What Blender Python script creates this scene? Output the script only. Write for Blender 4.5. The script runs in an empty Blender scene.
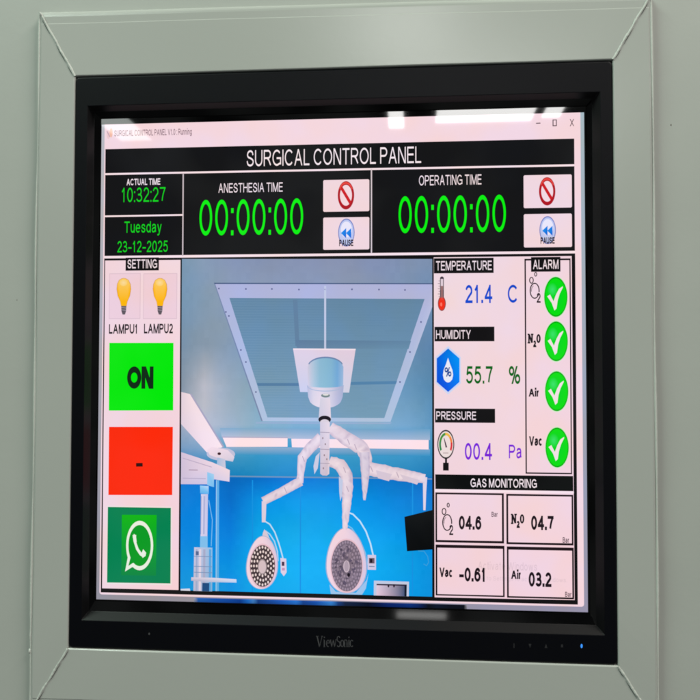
import bpy, math, random
from mathutils import Matrix, Vector
random.seed(4)
scene = bpy.context.scene
C = scene.collection
H0 = 1.45                                   # height of the screen centre above the floor

# ------------------------------------------------------------------ camera
# wall coordinates (metres): x right, y up, z out of the wall; world = (x, -z, y + H0)
F = 750.0 / 700.0                           # focal length in picture widths
RC = ((0.9968313236, 0.0015252450, -0.0795297796),
      (0.0008145878, 0.9995679799, 0.0293800969),
      (0.0795402330, -0.0293517849, 0.9963994300))
CC = (0.04691673, -0.00178829, 0.46044653)
def W(x, y, z=0.0): return (x, -z, y + H0)
cam = bpy.data.cameras.new('camera'); camo = bpy.data.objects.new('camera', cam); C.objects.link(camo)
cam.sensor_width = 36.0; cam.lens = 36.0 * F; cam.clip_start = 0.01; cam.clip_end = 100.0
m3 = Matrix(((1, 0, 0), (0, 0, -1), (0, 1, 0))) @ Matrix(RC).transposed()
camo.matrix_world = Matrix.Translation(Vector(W(*CC))) @ m3.to_4x4()
scene.camera = camo

# ------------------------------------------------------------------ world, exposure
w = bpy.data.worlds.new('World'); scene.world = w; w.use_nodes = True
bg = w.node_tree.nodes['Background']
wt = w.node_tree; wn = wt.nodes.new('ShaderNodeTexNoise'); wn.inputs['Scale'].default_value = 9; wn.inputs['Detail'].default_value = 2
wc = wt.nodes.new('ShaderNodeTexCoord'); wt.links.new(wc.outputs['Generated'], wn.inputs['Vector'])
wr_ = wt.nodes.new('ShaderNodeValToRGB'); wr_.color_ramp.elements[0].position = 0.40; wr_.color_ramp.elements[1].position = 0.62
wr_.color_ramp.elements[0].color = (0.25, 0.27, 0.28, 1); wr_.color_ramp.elements[1].color = (1.5, 1.6, 1.55, 1)
wt.links.new(wn.outputs['Fac'], wr_.inputs[0]); wt.links.new(wr_.outputs[0], bg.inputs[0])
bg.inputs[1].default_value = 0.16
scene.view_settings.view_transform = 'Standard'; scene.view_settings.look = 'None'
scene.view_settings.exposure = 0.0; scene.view_settings.gamma = 1.0
scene.cycles.use_denoising = True
scene.cycles.filter_width = 1.9
scene.cycles.max_bounces = 6

def ray(u, v):
    d = Matrix(RC).transposed() @ Vector(((u - 350) / 750.0, (350 - v) / 750.0, -1.0))
    return d
def P(u, v, z=0.0):                         # where a sight line meets the plane z of the panel
    d = ray(u, v); t = (z - CC[2]) / d.z
    return (CC[0] + t * d.x, CC[1] + t * d.y)

# ------------------------------------------------------------------ lamps of the room
def area(name, loc, target, sx, sy, power, col, spec=1.0):
    l = bpy.data.lights.new(name, 'AREA'); o = bpy.data.objects.new(name, l); C.objects.link(o)
    l.shape = 'RECTANGLE'; l.size = sx; l.size_y = sy; l.energy = power; l.color = col
    l.specular_factor = spec
    o.location = loc
    o.rotation_euler = (Vector(target) - Vector(loc)).to_track_quat('-Z', 'Y').to_euler()
    return o
def ceiling_lamp(name, u0, u1, vt, vb, rise, radiance, col):
    # a ceiling panel standing where its mirror image in the screen glass is seen
    uc, vc = (u0 + u1) / 2, (vt + vb) / 2
    def hit(u, v):
        x, y = P(u, v); d = ray(u, v); d = Vector((d.x, d.y, -d.z))
        t = (rise - y) / d.y
        return Vector((x + t * d.x, rise, t * d.z))
    a, b, c, d = hit(u0, vc), hit(u1, vc), hit(uc, vt), hit(uc, vb)
    m = (a + b) / 2
    sx = (b - a).length; sz = abs(c.z - d.z)
    l = bpy.data.lights.new(name, 'AREA'); o = bpy.data.objects.new(name, l); C.objects.link(o)
    l.shape = 'RECTANGLE'; l.size = sx; l.size_y = sz; l.color = col
    l.energy = radiance * math.pi * sx * sz
    o.location = W(m.x, m.y, (c.z + d.z) / 2)      # an area lamp shines straight down its own -Z
    return o
ceiling_lamp('ceiling_lamp', 388.5, 403.5, 108, 128, 1.05, 36, (1.0, 0.99, 0.97))
ceiling_lamp('ceiling_lamp', 437, 535, 100, 121.5, 1.05, 34, (1.0, 0.99, 0.97))
ceiling_lamp('ceiling_lamp', 546, 564, 100, 117, 1.05, 34, (1.0, 0.99, 0.97))
ceiling_lamp('ceiling_lamp', 102, 136, 110, 141, 1.05, 11, (0.92, 1.0, 0.96))
band_top = (P(588, 611.8)[1] + P(97, 599.7)[1]) / 2 - 0.0008
band_foot = (P(595.5, 625, 0.0029)[1] + P(90, 611, 0.0029)[1]) / 2
BAND = math.atan(0.0024 / (band_top - band_foot))
def tilted_lamp(name, u0, u1, vt, vb, tilt, rise, radiance, col):   # seen mirrored in the band under the glass
    n = Vector((0, math.sin(tilt), math.cos(tilt)))
    def hit(u, v):
        x, y = P(u, v, 0.0016); d = ray(u, v); d = d - 2 * d.dot(n) * n
        t = (rise - y) / d.y
        return Vector((x + t * d.x, rise, t * d.z))
    uc, vc = (u0 + u1) / 2, (vt + vb) / 2
    a, b, c, d = hit(u0, vc), hit(u1, vc), hit(uc, vt), hit(uc, vb)
    m = (a + b) / 2; sx = (b - a).length; sz = abs(c.z - d.z)
    l = bpy.data.lights.new(name, 'AREA'); o = bpy.data.objects.new(name, l); C.objects.link(o)
    l.shape = 'RECTANGLE'; l.size = sx; l.size_y = sz; l.color = col; l.energy = radiance * math.pi * sx * sz
    o.location = W(m.x, m.y, (c.z + d.z) / 2)
ceiling_lamp('ceiling_lamp', 345, 455, -10, 58, 1.05, 11, (1.0, 1.0, 0.97))  # added lamp, mirrored above the glass, put in for sheen on the top rail
tilted_lamp('ceiling_lamp', 397, 446, 612.4, 618.6, BAND, 1.05, 12, (1.0, 0.99, 0.97))
area('ceiling_panel_lamp', W(-1.35, 1.75, 0.95), W(0, 0, 0), 1.1, 0.5, 41, (0.80, 1.0, 0.865), 0.25)
area('ceiling_panel_lamp', W(1.35, 1.75, 0.95), W(0, 0, 0), 1.1, 0.5, 42, (1.0, 0.935, 0.87), 0.45)

# ------------------------------------------------------------------ materials
def lin(c):
    out = []
    for v in c:
        v = v / 255.0
        out.append(v / 12.92 if v <= 0.04045 else ((v + 0.055) / 1.055) ** 2.4)
    return tuple(out)
def mat(name, col, rough=0.5, spec=0.5, metal=0.0, bump=None, vary=0.0, coat=0.0):
    m = bpy.data.materials.new(name); m.use_nodes = True
    nt = m.node_tree; b = nt.nodes['Principled BSDF']
    b.inputs['Base Color'].default_value = (*col, 1); b.inputs['Roughness'].default_value = rough
    b.inputs['Specular IOR Level'].default_value = spec; b.inputs['Metallic'].default_value = metal
    b.inputs['Coat Weight'].default_value = coat
    tc = nt.nodes.new('ShaderNodeTexCoord')
    if vary:
        n = nt.nodes.new('ShaderNodeTexNoise'); n.inputs['Scale'].default_value = 14; n.inputs['Detail'].default_value = 3
        nt.links.new(tc.outputs['Object'], n.inputs['Vector'])
        r = nt.nodes.new('ShaderNodeMapRange'); r.inputs[1].default_value = 0.15; r.inputs[2].default_value = 0.85
        r.inputs[3].default_value = 1 - vary; r.inputs[4].default_value = 1 + vary
        nt.links.new(n.outputs['Fac'], r.inputs[0])
        mx = nt.nodes.new('ShaderNodeVectorMath'); mx.operation = 'SCALE'; mx.inputs[0].default_value = col
        nt.links.new(r.outputs[0], mx.inputs['Scale']); nt.links.new(mx.outputs[0], b.inputs['Base Color'])
        r2 = nt.nodes.new('ShaderNodeMapRange'); r2.inputs[3].default_value = rough - 0.08; r2.inputs[4].default_value = rough + 0.1
        nt.links.new(n.outputs['Fac'], r2.inputs[0]); nt.links.new(r2.outputs[0], b.inputs['Roughness'])
    if bump:
        prev = None
        for sc, st, dist in bump:
            n2 = nt.nodes.new('ShaderNodeTexNoise'); n2.inputs['Scale'].default_value = sc; n2.inputs['Detail'].default_value = 4
            nt.links.new(tc.outputs['Object'], n2.inputs['Vector'])
            bp = nt.nodes.new('ShaderNodeBump'); bp.inputs['Strength'].default_value = st; bp.inputs['Distance'].default_value = dist
            nt.links.new(n2.outputs['Fac'], bp.inputs['Height'])
            if prev: nt.links.new(prev.outputs[0], bp.inputs['Normal'])
            prev = bp
        nt.links.new(prev.outputs[0], b.inputs['Normal'])
    return m
PAINT = (0.40, 0.42, 0.385)
M_wall = mat('wall_paint', PAINT, 0.42, 0.4, bump=[(9, 0.12, 0.004), (420, 0.10, 0.0004)], vary=0.025)
M_frame = mat('frame_paint', (0.405, 0.425, 0.39), 0.24, 0.6, bump=[(300, 0.08, 0.0004)])
M_weld_highlight = mat('filler_highlight_paint', (0.52, 0.55, 0.50), 0.26, 0.5, bump=[(700, 0.4, 0.0006)])  # mitre filler, and the painted highlights of the outer side edges
M_dirt = mat('speck', (0.12, 0.11, 0.09), 0.8, 0.2)
M_gap = mat('dark_gap', (0.03, 0.035, 0.03), 0.8, 0.2)
M_bezel = mat('bezel_plastic', (0.0013, 0.0015, 0.0030), 0.42, 0.13, bump=[(900, 0.10, 0.0002)])
M_gloss = mat('bezel_gloss', (0.0012, 0.0012, 0.0014), 0.05, 0.25)
M_slope = mat('bezel_slope', (0.003, 0.003, 0.0034), 0.40, 0.24, bump=[(900, 0.10, 0.0002)])
M_glass = mat('screen_glass_border', (0.0008, 0.0008, 0.0009), 0.03, 0.3)
M_logo = mat('logo_print', (0.060, 0.060, 0.064), 0.5, 0.3)
M_led = bpy.data.materials.new('power_led'); M_led.use_nodes = True; M_led.node_tree.nodes['Principled BSDF'].inputs['Base Color'].default_value = (0.002, 0.004, 0.01, 1); M_key = mat('key_print', (0.022, 0.022, 0.024), 0.5, 0.3)
b = M_led.node_tree.nodes['Principled BSDF']; b.inputs['Emission Color'].default_value = (0.04, 0.30, 1.0, 1); b.inputs['Emission Strength'].default_value = 1.1
# lit screen: every pixel area glows in its own colour under a smooth pane
M_px = bpy.data.materials.new('screen_pixels'); M_px.use_nodes = True
nt = M_px.node_tree; b = nt.nodes['Principled BSDF']
b.inputs['Base Color'].default_value = (0.001, 0.001, 0.001, 1); b.inputs['Roughness'].default_value = 0.03
b.inputs['Specular IOR Level'].default_value = 0.3
at = nt.nodes.new('ShaderNodeAttribute'); at.attribute_name = 'Col'
tc = nt.nodes.new('ShaderNodeTexCoord'); nz = nt.nodes.new('ShaderNodeTexNoise')
nz.inputs['Scale'].default_value = 30; nz.inputs['Detail'].default_value = 2
nt.links.new(tc.outputs['Object'], nz.inputs['Vector'])
mr = nt.nodes.new('ShaderNodeMix'); mr.data_type = 'RGBA'; mr.blend_type = 'MIX'
mr.inputs[6].default_value = (1.0, 0.935, 0.905, 1); mr.inputs[7].default_value = (0.965, 0.955, 1.03, 1)
mp = nt.nodes.new('ShaderNodeMapRange'); mp.inputs[1].default_value = 0.35; mp.inputs[2].default_value = 0.65
nt.links.new(nz.outputs['Fac'], mp.inputs[0]); nt.links.new(mp.outputs[0], mr.inputs[0])
mu = nt.nodes.new('ShaderNodeMix'); mu.data_type = 'RGBA'; mu.blend_type = 'MULTIPLY'; mu.inputs[0].default_value = 1.0
nt.links.new(at.outputs['Color'], mu.inputs[6]); nt.links.new(mr.outputs[2], mu.inputs[7])
nt.links.new(mu.outputs[2], b.inputs['Emission Color']); b.inputs['Emission Strength'].default_value = 1.0

# ------------------------------------------------------------------ builders
def mesh_obj(name, verts, faces, mats, parent=None, midx=None, smooth=False):
    me = bpy.data.meshes.new(name); me.from_pydata(verts, [], faces)
    for m in (mats if isinstance(mats, (list, tuple)) else [mats]): me.materials.append(m)
    if midx: me.polygons.foreach_set('material_index', midx)
    if smooth: me.polygons.foreach_set('use_smooth', [True] * len(me.polygons))
    me.update()
    o = bpy.data.objects.new(name, me); C.objects.link(o)
    if parent is not None:
        o.parent = parent
        if parent.type == 'EMPTY': o.matrix_parent_inverse = Matrix.Translation(-Vector(parent.location))
    return o
def empty(name, loc):
    o = bpy.data.objects.new(name, None); C.objects.link(o); o.location = loc; o.empty_display_size = 0.05
    return o
def tag(o, label=None, cat=None, kind=None):
    if label: o['label'] = label
    if cat: o['category'] = cat
    if kind: o['kind'] = kind
    return o
def rring(l, r, bt, tp, rad, z, seg=6):     # a rounded rectangle, counter-clockwise from bottom left
    pts = []
    for cx, cy, a0 in ((l + rad, bt + rad, 180), (r - rad, bt + rad, 270), (r - rad, tp - rad, 0), (l + rad, tp - rad, 90)):
        for k in range(seg + 1):
            a = math.radians(a0 + 90.0 * k / seg)
            pts.append((cx + rad * math.cos(a), cy + rad * math.sin(a), z))
    return pts
def loft(rings, mats=None):                 # quads between successive rings
    n = len(rings[0]); v = [W(*p) for r in rings for p in r]; f = []; mi = []
    for i in range(len(rings) - 1):
        for k in range(n):
            f.append((i * n + k, i * n + (k + 1) % n, (i + 1) * n + (k + 1) % n, (i + 1) * n + k))
            mi.append(mats[i] if mats else 0)
    return v, f, mi

# ------------------------------------------------------------------ the wall
ZW, ZF, ZB = 0.003, 0.008, 0.0078            # wall sheet, frame front, bezel front
OL, OR_, OB, OT = -0.1876, 0.1904, -0.2105, 0.2245     # frame, outside
TLY, TRY, BLY, BRY = 0.2275, 0.2240, -0.2125, -0.2090   # its corners are not quite square
IL, IR, IB, IT = -0.1634, 0.1676, -0.1724, 0.1845      # frame, opening
wl, wr, wb, wt = -1.6, 1.6, -1.45, 1.25
v = [W(x, y, ZW) for x, y in ((wl, wb), (wr, wb), (wr, wt), (wl, wt), (IL - .004, IB - .004), (IR + .004, IB - .004), (IR + .004, IT + .004), (IL - .004, IT + .004))]
v += [W(x, y, -0.06) for x, y in ((IL - .004, IB - .004), (IR + .004, IB - .004), (IR + .004, IT + .004), (IL - .004, IT + .004))]
f = [(0, 1, 5, 4), (1, 2, 6, 5), (2, 3, 7, 6), (3, 0, 4, 7), (4, 5, 9, 8), (5, 6, 10, 9), (6, 7, 11, 10), (7, 4, 8, 11), (8, 9, 10, 11)]
wall = tag(mesh_obj('wall', v, f, M_wall), 'smooth pale grey green painted wall round the recessed screen', None, 'structure')

# ------------------------------------------------------------------ the mitred metal frame
frame = tag(empty('wall_frame', W(0, OB, ZW)), 'pale grey green painted metal frame with filled mitred corners round the monitor', 'frame', 'thing')
def rect(a_side, a_top, z):                 # inset from the outside edge
    return [(OL + a_side, BLY + a_top, z), (OR_ - a_side, BRY + a_top, z), (OR_ - a_side, TRY - a_top, z), (OL + a_side, TLY - a_top, z)]
def irect(e, z): return [(IL - e, IB - e, z), (IR + e, IB - e, z), (IR + e, IT + e, z), (IL - e, IT + e, z)]
mm = 0.001
rings = [rect(0, 0, ZW), rect(0, 0, ZF - 3.6 * mm)]
for k in range(1, 6):
    a = math.radians(18 * k)
    rings.append(rect(1.3 * mm * (1 - math.cos(a)), 4.2 * mm * (1 - math.cos(a)), ZF - 3.6 * mm + 3.3 * mm * math.sin(a)))
rings += [rect(1.6 * mm, 8.6 * mm, ZF - 0.3 * mm), rect(1.9 * mm, 9.1 * mm, ZF)]
rings += [irect(0.9 * mm, ZF)]
for k in range(1, 5):
    a = math.radians(22.5 * k)
    rings.append(irect(0.9 * mm * (1 - math.sin(a)), ZF - 1.0 * mm * (1 - math.cos(a))))
rings += [irect(0, -0.012)]
for s in range(4):
    vv, ff = [], []
    a, bb = s, (s + 1) % 4
    N = 40                                  # cut lengthwise so the sheet can be a little wavy
    for r in rings:
        for k in range(N + 1):
            t = k / N; p = Vector(r[a]).lerp(Vector(r[bb]), t)
            wv = 0.00022 * math.sin(t * 7 + s * 2.1) + 0.00012 * math.sin(t * 17 + s)
            edge = min(1, min(t, 1 - t) * 12)
            if r[0][2] > ZW: p.z += wv * edge
            vv.append(W(*p))
    for i in range(len(rings) - 1):
        for k in range(N): ff.append((i * (N + 1) + k, i * (N + 1) + k + 1, (i + 1) * (N + 1) + k + 1, (i + 1) * (N + 1) + k))
    mesh_obj('frame_rail', vv, ff, M_frame, frame, smooth=False)
# ridge of filler along each mitre, with a hairline gap beside it
for (x0, y0, x1, y1) in ((OL + .6*mm, TLY - 1.5*mm, IL, IT), (OR_ - .6*mm, TRY - 1.5*mm, IR, IT), (OR_ - .6*mm, BRY + 1.5*mm, IR, IB), (OL + .6*mm, BLY + 1.5*mm, IL, IB)):
    vv, ff, mi = [], [], []
    n = 60; d = Vector((x1 - x0, y1 - y0, 0)); nrm = Vector((-d.y, d.x, 0)).normalized()
    for k in range(n + 1):
        t = k / n
        wdt = (0.62 + 0.22 * math.sin(k * 0.35 + x0 * 900) * random.random() + 0.25 * random.random()) * mm
        off = nrm * (0.15 * mm * math.sin(k * 0.3 + y0 * 500))
        zc = ZF - 0.1 * mm + min(0, 0) + (0.3 * mm if t < .04 else 0)
        h = (0.55 + 0.3 * random.random()) * mm
        for j in range(6):
            a = math.pi * j / 5
            p = Vector((x0, y0, 0)) + d * t + off + nrm * (wdt * math.cos(a))
            vv.append(W(p.x, p.y, zc + h * math.sin(a)))
    for k in range(n):
        for j in range(5):
            ff.append((k * 6 + j, k * 6 + j + 1, (k + 1) * 6 + j + 1, (k + 1) * 6 + j))
    bead = mesh_obj('filler_bead', vv, ff, M_weld_highlight, frame, smooth=True)
    vv, ff = [], []
    segs = [(0.1, 0.33), (0.5, 0.78), (0.83, 0.97)]
    for a0, a1 in segs:
        i0 = len(vv); m_ = 10
        for k in range(m_ + 1):
            t = a0 + (a1 - a0) * k / m_
            o_ = (0.95 + 0.15 * random.random()) * mm; wd = 0.17 * mm * math.sin(math.pi * (k + .6) / (m_ + 1.2))
            for q in (o_ - wd, o_ + wd):
                p = Vector((x0, y0, 0)) + d * t - nrm * q * (1 if x0 < 0 else -1)
                vv.append(W(p.x, p.y, ZF + 0.3 * mm))
        for k in range(m_): ff.append((i0 + 2 * k, i0 + 2 * k + 1, i0 + 2 * k + 3, i0 + 2 * k + 2))
    mesh_obj('hairline_gap', vv, ff, M_gap, frame)
# added beads in lighter paint, standing for highlights on the outer side edges
for x in (OL - 0.1 * mm, OR_ + 0.1 * mm):
    vv, ff = [], []; n = 120
    for k in range(n + 1):
        t = k / n; y = OB + ((TLY if x < 0 else TRY) - 2.5 * mm - OB) * t; r = (0.62 + 0.14 * math.sin(k * .21 + x * 50) + 0.10 * random.random()) * mm; xo = 0.25 * mm * math.sin(k * .11 + x * 20)
        for j in range(7):
            a = math.pi * j / 6
            vv.append(W(x + xo + r * 1.25 * math.cos(a), y, ZF - 1.6 * mm + r * 1.7 * math.sin(a)))
    for k in range(n):
        for j in range(6): ff.append((k * 7 + j, (k + 1) * 7 + j, (k + 1) * 7 + j + 1, k * 7 + j + 1))
    mesh_obj('edge_highlight_bead', vv, ff, M_weld_highlight, frame, smooth=True)
# a chip of filler on the left outer edge and specks of dirt
def blob(u, v_, z, rx, ry, h, m, name, parent):
    x, y = P(u, v_, z); vv = [W(x, y, z + h)]; ff = []
    n = 12
    for rr, zz in ((0.6, 0.75), (1.0, -0.1)):
        for k in range(n):
            a = 2 * math.pi * k / n; q = rr * (0.8 + 0.35 * random.random())
            vv.append(W(x + rx * q * math.cos(a), y + ry * q * math.sin(a), z + h * zz))
    for k in range(n):
        ff.append((0, 1 + k, 1 + (k + 1) % n)); ff.append((1 + k, 1 + n + k, 1 + n + (k + 1) % n, 1 + (k + 1) % n))
    return mesh_obj(name, vv, ff, m, parent, smooth=True)
blob(29.8, 651, ZF - 1.0 * mm, 0.9 * mm, 1.7 * mm, 0.9 * mm, M_weld_highlight, 'filler_chip', frame)
blob(30.4, 636, ZF - 1.0 * mm, 0.6 * mm, 4.5 * mm, 0.6 * mm, M_weld_highlight, 'filler_chip', frame)
blob(78, 666.5, ZF - .35 * mm, 0.55 * mm, 0.75 * mm, 0.12 * mm, M_dirt, 'dirt_speck', frame)
blob(296, 681, ZF - .35 * mm, 0.3 * mm, 0.4 * mm, 0.12 * mm, M_dirt, 'dirt_speck', frame)
blob(671, 125, ZW, 0.45 * mm, 0.6 * mm, 0.12 * mm, M_dirt, 'dirt_speck', wall)
blob(17, 300, ZW, 0.3 * mm, 0.4 * mm, 0.12 * mm, M_dirt, 'dirt_speck', wall)

# ------------------------------------------------------------------ the monitor
mon = tag(empty('monitor', W(0, -0.1725, 0)), 'black framed monitor set in the wall, showing a lit surgical control panel', 'monitor')
BL, BR, BB, BT = -0.1632, 0.1676, -0.1724, 0.1850
def pr(z, *pts):                            # rectangle through four sighted corners TL TR BR BL
    q = [P(u, v_, z) for u, v_ in pts]
    return ((q[0][0] + q[3][0]) / 2, (q[1][0] + q[2][0]) / 2, (q[2][1] + q[3][1]) / 2, (q[0][1] + q[1][1]) / 2)
BEZ = pr(ZB, (75.5, 76.5), (613, 61.5), (616.5, 665.5), (68.5, 646.5))
FIN = pr(ZB, (87, 106), (599, 92), (606, 635.5), (82, 620))
ZS = 0.0029                                 # the foot of the slope
SIN = pr(0.0029, (93.5, 112), (592.5, 99), (595.5, 625), (90, 611))
DSP = pr(0.0, (101, 124.5), (584, 112.6), (588, 611.8), (97, 599.7))
GL = (DSP[0] - 0.6 * mm, DSP[1] + 1.2 * mm, DSP[2] - 0.8 * mm, DSP[3] + 3.9 * mm)
def ins(r, d): return (r[0] + d, r[1] - d, r[2] + d, r[3] - d)
rs = [rring(*BEZ, 2.2 * mm, -0.03), rring(*BEZ, 2.2 * mm, ZB - 0.9 * mm)]
for k in range(1, 5):
    a = math.radians(22.5 * k)
    rs.append(rring(*ins(BEZ, 0.9 * mm * (1 - math.cos(a))), 2.2 * mm, ZB - 0.9 * mm + 0.9 * mm * math.sin(a)))
rs += [rring(*ins(FIN, -0.3 * mm), 0.3 * mm, ZB), rring(*FIN, 0.3 * mm, ZB - 0.12 * mm)]
vv, ff, mi = loft(rs)
bezel = mesh_obj('bezel', vv, ff, M_bezel, mon)
rs = [rring(*FIN, 0.3 * mm, ZB - 0.12 * mm), rring(*ins(SIN, -0.2 * mm), 0.02 * mm, ZS + 0.0002), rring(*SIN, 0.02 * mm, ZS), rring(*ins(GL, 0.0), 0.02 * mm, 0.0005), rring(*GL, 0.02 * mm, -0.0004)]
vv, ff, mi = loft(rs, [0, 0, 1, 1])
mesh_obj('inner_bezel', vv, ff, [M_slope, M_gloss], mon, mi)
# back box, so the monitor is a body and not a mask
x0, x1, y0, y1 = ins(BEZ, 2 * mm)
mesh_obj('back_cover', [W(x0, y0, -0.03), W(x1, y0, -0.03), W(x1, y1, -0.03), W(x0, y1, -0.03), W(x0, y0, -0.05), W(x1, y0, -0.05), W(x1, y1, -0.05), W(x0, y1, -0.05)],
         [(4, 7, 6, 5), (0, 4, 5, 1), (1, 5, 6, 2), (2, 6, 7, 3), (3, 7, 4, 0)], M_bezel, mon)
g = GL
mesh_obj('glass_border', [W(g[0] - .001, g[2] - .001, -0.0002), W(g[1] + .001, g[2] - .001, -0.0002), W(g[1] + .001, g[3] + .001, -0.0002), W(g[0] - .001, g[3] + .001, -0.0002)], [(0, 1, 2, 3)], M_glass, mon)

# ---- flat art drawn on the screen plane, in thin layers
class Art:
    def __init__(s): s.v = []; s.f = []; s.c = []
    def poly(s, pts, col, layer):           # pts in plane metres; col one colour or one per point
        i = len(s.v); n = len(pts)
        if not isinstance(col[0], (tuple, list)): col = [col] * n
        for p, c in zip(pts, col): s.v.append(W(p[0], p[1], layer * 0.00004)); s.c.append((*lin(c), 1.0))
        s.f.append(tuple(range(i, i + n)))
    def pp(s, px, col, layer): s.poly([P(*p) for p in px], col, layer)
    def box(s, u0, v0, u1, v1, col, layer, grad=None):
        (x0, y0), (x1, y1) = P(u0, v0), P(u1, v1)
        s.poly([(x0, y0), (x1, y0), (x1, y1), (x0, y1)], col if grad is None else [col, col, grad, grad], layer)
    def frame(s, u0, v0, u1, v1, t, col, layer):   # t in pixels
        (x0, y0), (x1, y1) = P(u0, v0), P(u1, v1)
        k = 0.00062
        tl, tt, tr, tb = [q * k for q in (t if isinstance(t, tuple) else (t, t, t, t))]
        for a in ((x0, y0, x1, y0 - tt), (x0, y1 + tb, x1, y1), (x0, y0 - tt, x0 + tl, y1 + tb), (x1 - tr, y0 - tt, x1, y1 + tb)):
            s.poly([(a[0], a[1]), (a[2], a[1]), (a[2], a[3]), (a[0], a[3])], col, layer)
    def ell(s, u, v_, ru, rv, col, layer, n=36, ecol=None):
        x, y = P(u, v_); rx = P(u + ru, v_)[0] - x; ry = y - P(u, v_ + rv)[1]
        pts = [(x + rx * math.cos(2 * math.pi * k / n), y + ry * math.sin(2 * math.pi * k / n)) for k in range(n)]
        if ecol is None: s.poly(pts, col, layer)
        else:
            for k in range(n): s.poly([(x, y), pts[k], pts[(k + 1) % n]], [col, ecol, ecol], layer)
    def ring(s, u, v_, ru, rv, t, col, layer, a0=0, a1=360, n=40, tv=None):
        tv = t if tv is None else tv
        for k in range(n):
            q = []
            for a, inner in ((k, 0), (k + 1, 0), (k + 1, 1), (k, 1)):
                an = math.radians(a0 + (a1 - a0) * a / n)
                q.append((u + (ru - t * inner) * math.cos(an), v_ - (rv - tv * inner) * math.sin(an)))
            s.pp(q, col, layer)
    def line(s, px, wd, col, layer):        # polyline with width in pixels
        for k in range(len(px) - 1):
            (a, b_), (c, d) = px[k], px[k + 1]
            L = math.hypot(c - a, d - b_) or 1; nx, ny = -(d - b_) / L, (c - a) / L
            w0 = wd[k] / 2 if isinstance(wd, (list, tuple)) else wd / 2
            w1 = wd[k + 1] / 2 if isinstance(wd, (list, tuple)) else wd / 2
            s.pp([(a + nx * w0, b_ + ny * w0), (c + nx * w1, d + ny * w1), (c - nx * w1, d - ny * w1), (a - nx * w0, b_ - ny * w0)], col, layer)
            if k and w0 > 0.35: s.ell(a, b_, w0, w0, col, layer + 0.12, 10)
    def text(s, txt, u0, v0, u1, v1, col, layer, weight=0.0, dv=0.0):
        # ink box: top left (u0,v0), bottom right (u1,v1)
        vs, fs = glyphs(txt, 0.132 + 3.4 * weight)
        ax = min(p[0] for p in vs); bx = max(p[0] for p in vs); ay = min(p[1] for p in vs); by = max(p[1] for p in vs)
        (x0, y1), (x1, y0) = P(u0, v0), P(u1, v1)
        i = len(s.v); c = (*lin(col), 1.0)
        for p in vs:
            s.v.append(W(x0 + (p[0] - ax) / (bx - ax) * (x1 - x0), y0 + (p[1] - ay) / (by - ay) * (y1 - y0), (layer + p[2] * .5) * 0.00004)); s.c.append(c)
        s.f += [tuple(i + k for k in q) for q in fs]
    def build(s, name, parent, label=None):
        o = mesh_obj(name, s.v, s.f, M_px, parent)
        a = o.data.color_attributes.new('Col', 'FLOAT_COLOR', 'POINT')
        a.data.foreach_set('color', [q for c in s.c for q in c])
        if label: o['label'] = label
        return o
# a plain narrow sans serif drawn with strokes: items are ('p', points) pen lines or ('d', points) slanted bars cut level
def E_(cx, cy, rx, ry, a0, a1):
    n = max(4, int(abs(a1 - a0) / 12))
    return [(cx + rx * math.cos(math.radians(a0 + (a1 - a0) * k / n)), cy + ry * math.sin(math.radians(a0 + (a1 - a0) * k / n))) for k in range(n + 1)]
def spl(p, n=5):
    q = [p[0]] + list(p) + [p[-1]]; out = []
    for i in range(1, len(q) - 2):
        for k in range(n):
            t = k / n; r = []
            for c in (0, 1):
                a, b_, d, e = q[i - 1][c], q[i][c], q[i + 1][c], q[i + 2][c]
                r.append(0.5 * (2 * b_ + (d - a) * t + (2 * a - 5 * b_ + 4 * d - e) * t * t + (3 * b_ - a - 3 * d + e) * t ** 3))
            out.append(tuple(r))
    return out + [p[-1]]
SS = [(.95, .72), (.82, .93), (.5, 1), (.18, .92), (.05, .745), (.17, .59), (.5, .51), (.85, .41), (1, .26), (.86, .07), (.5, 0), (.13, .08), (0, .31)]
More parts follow.
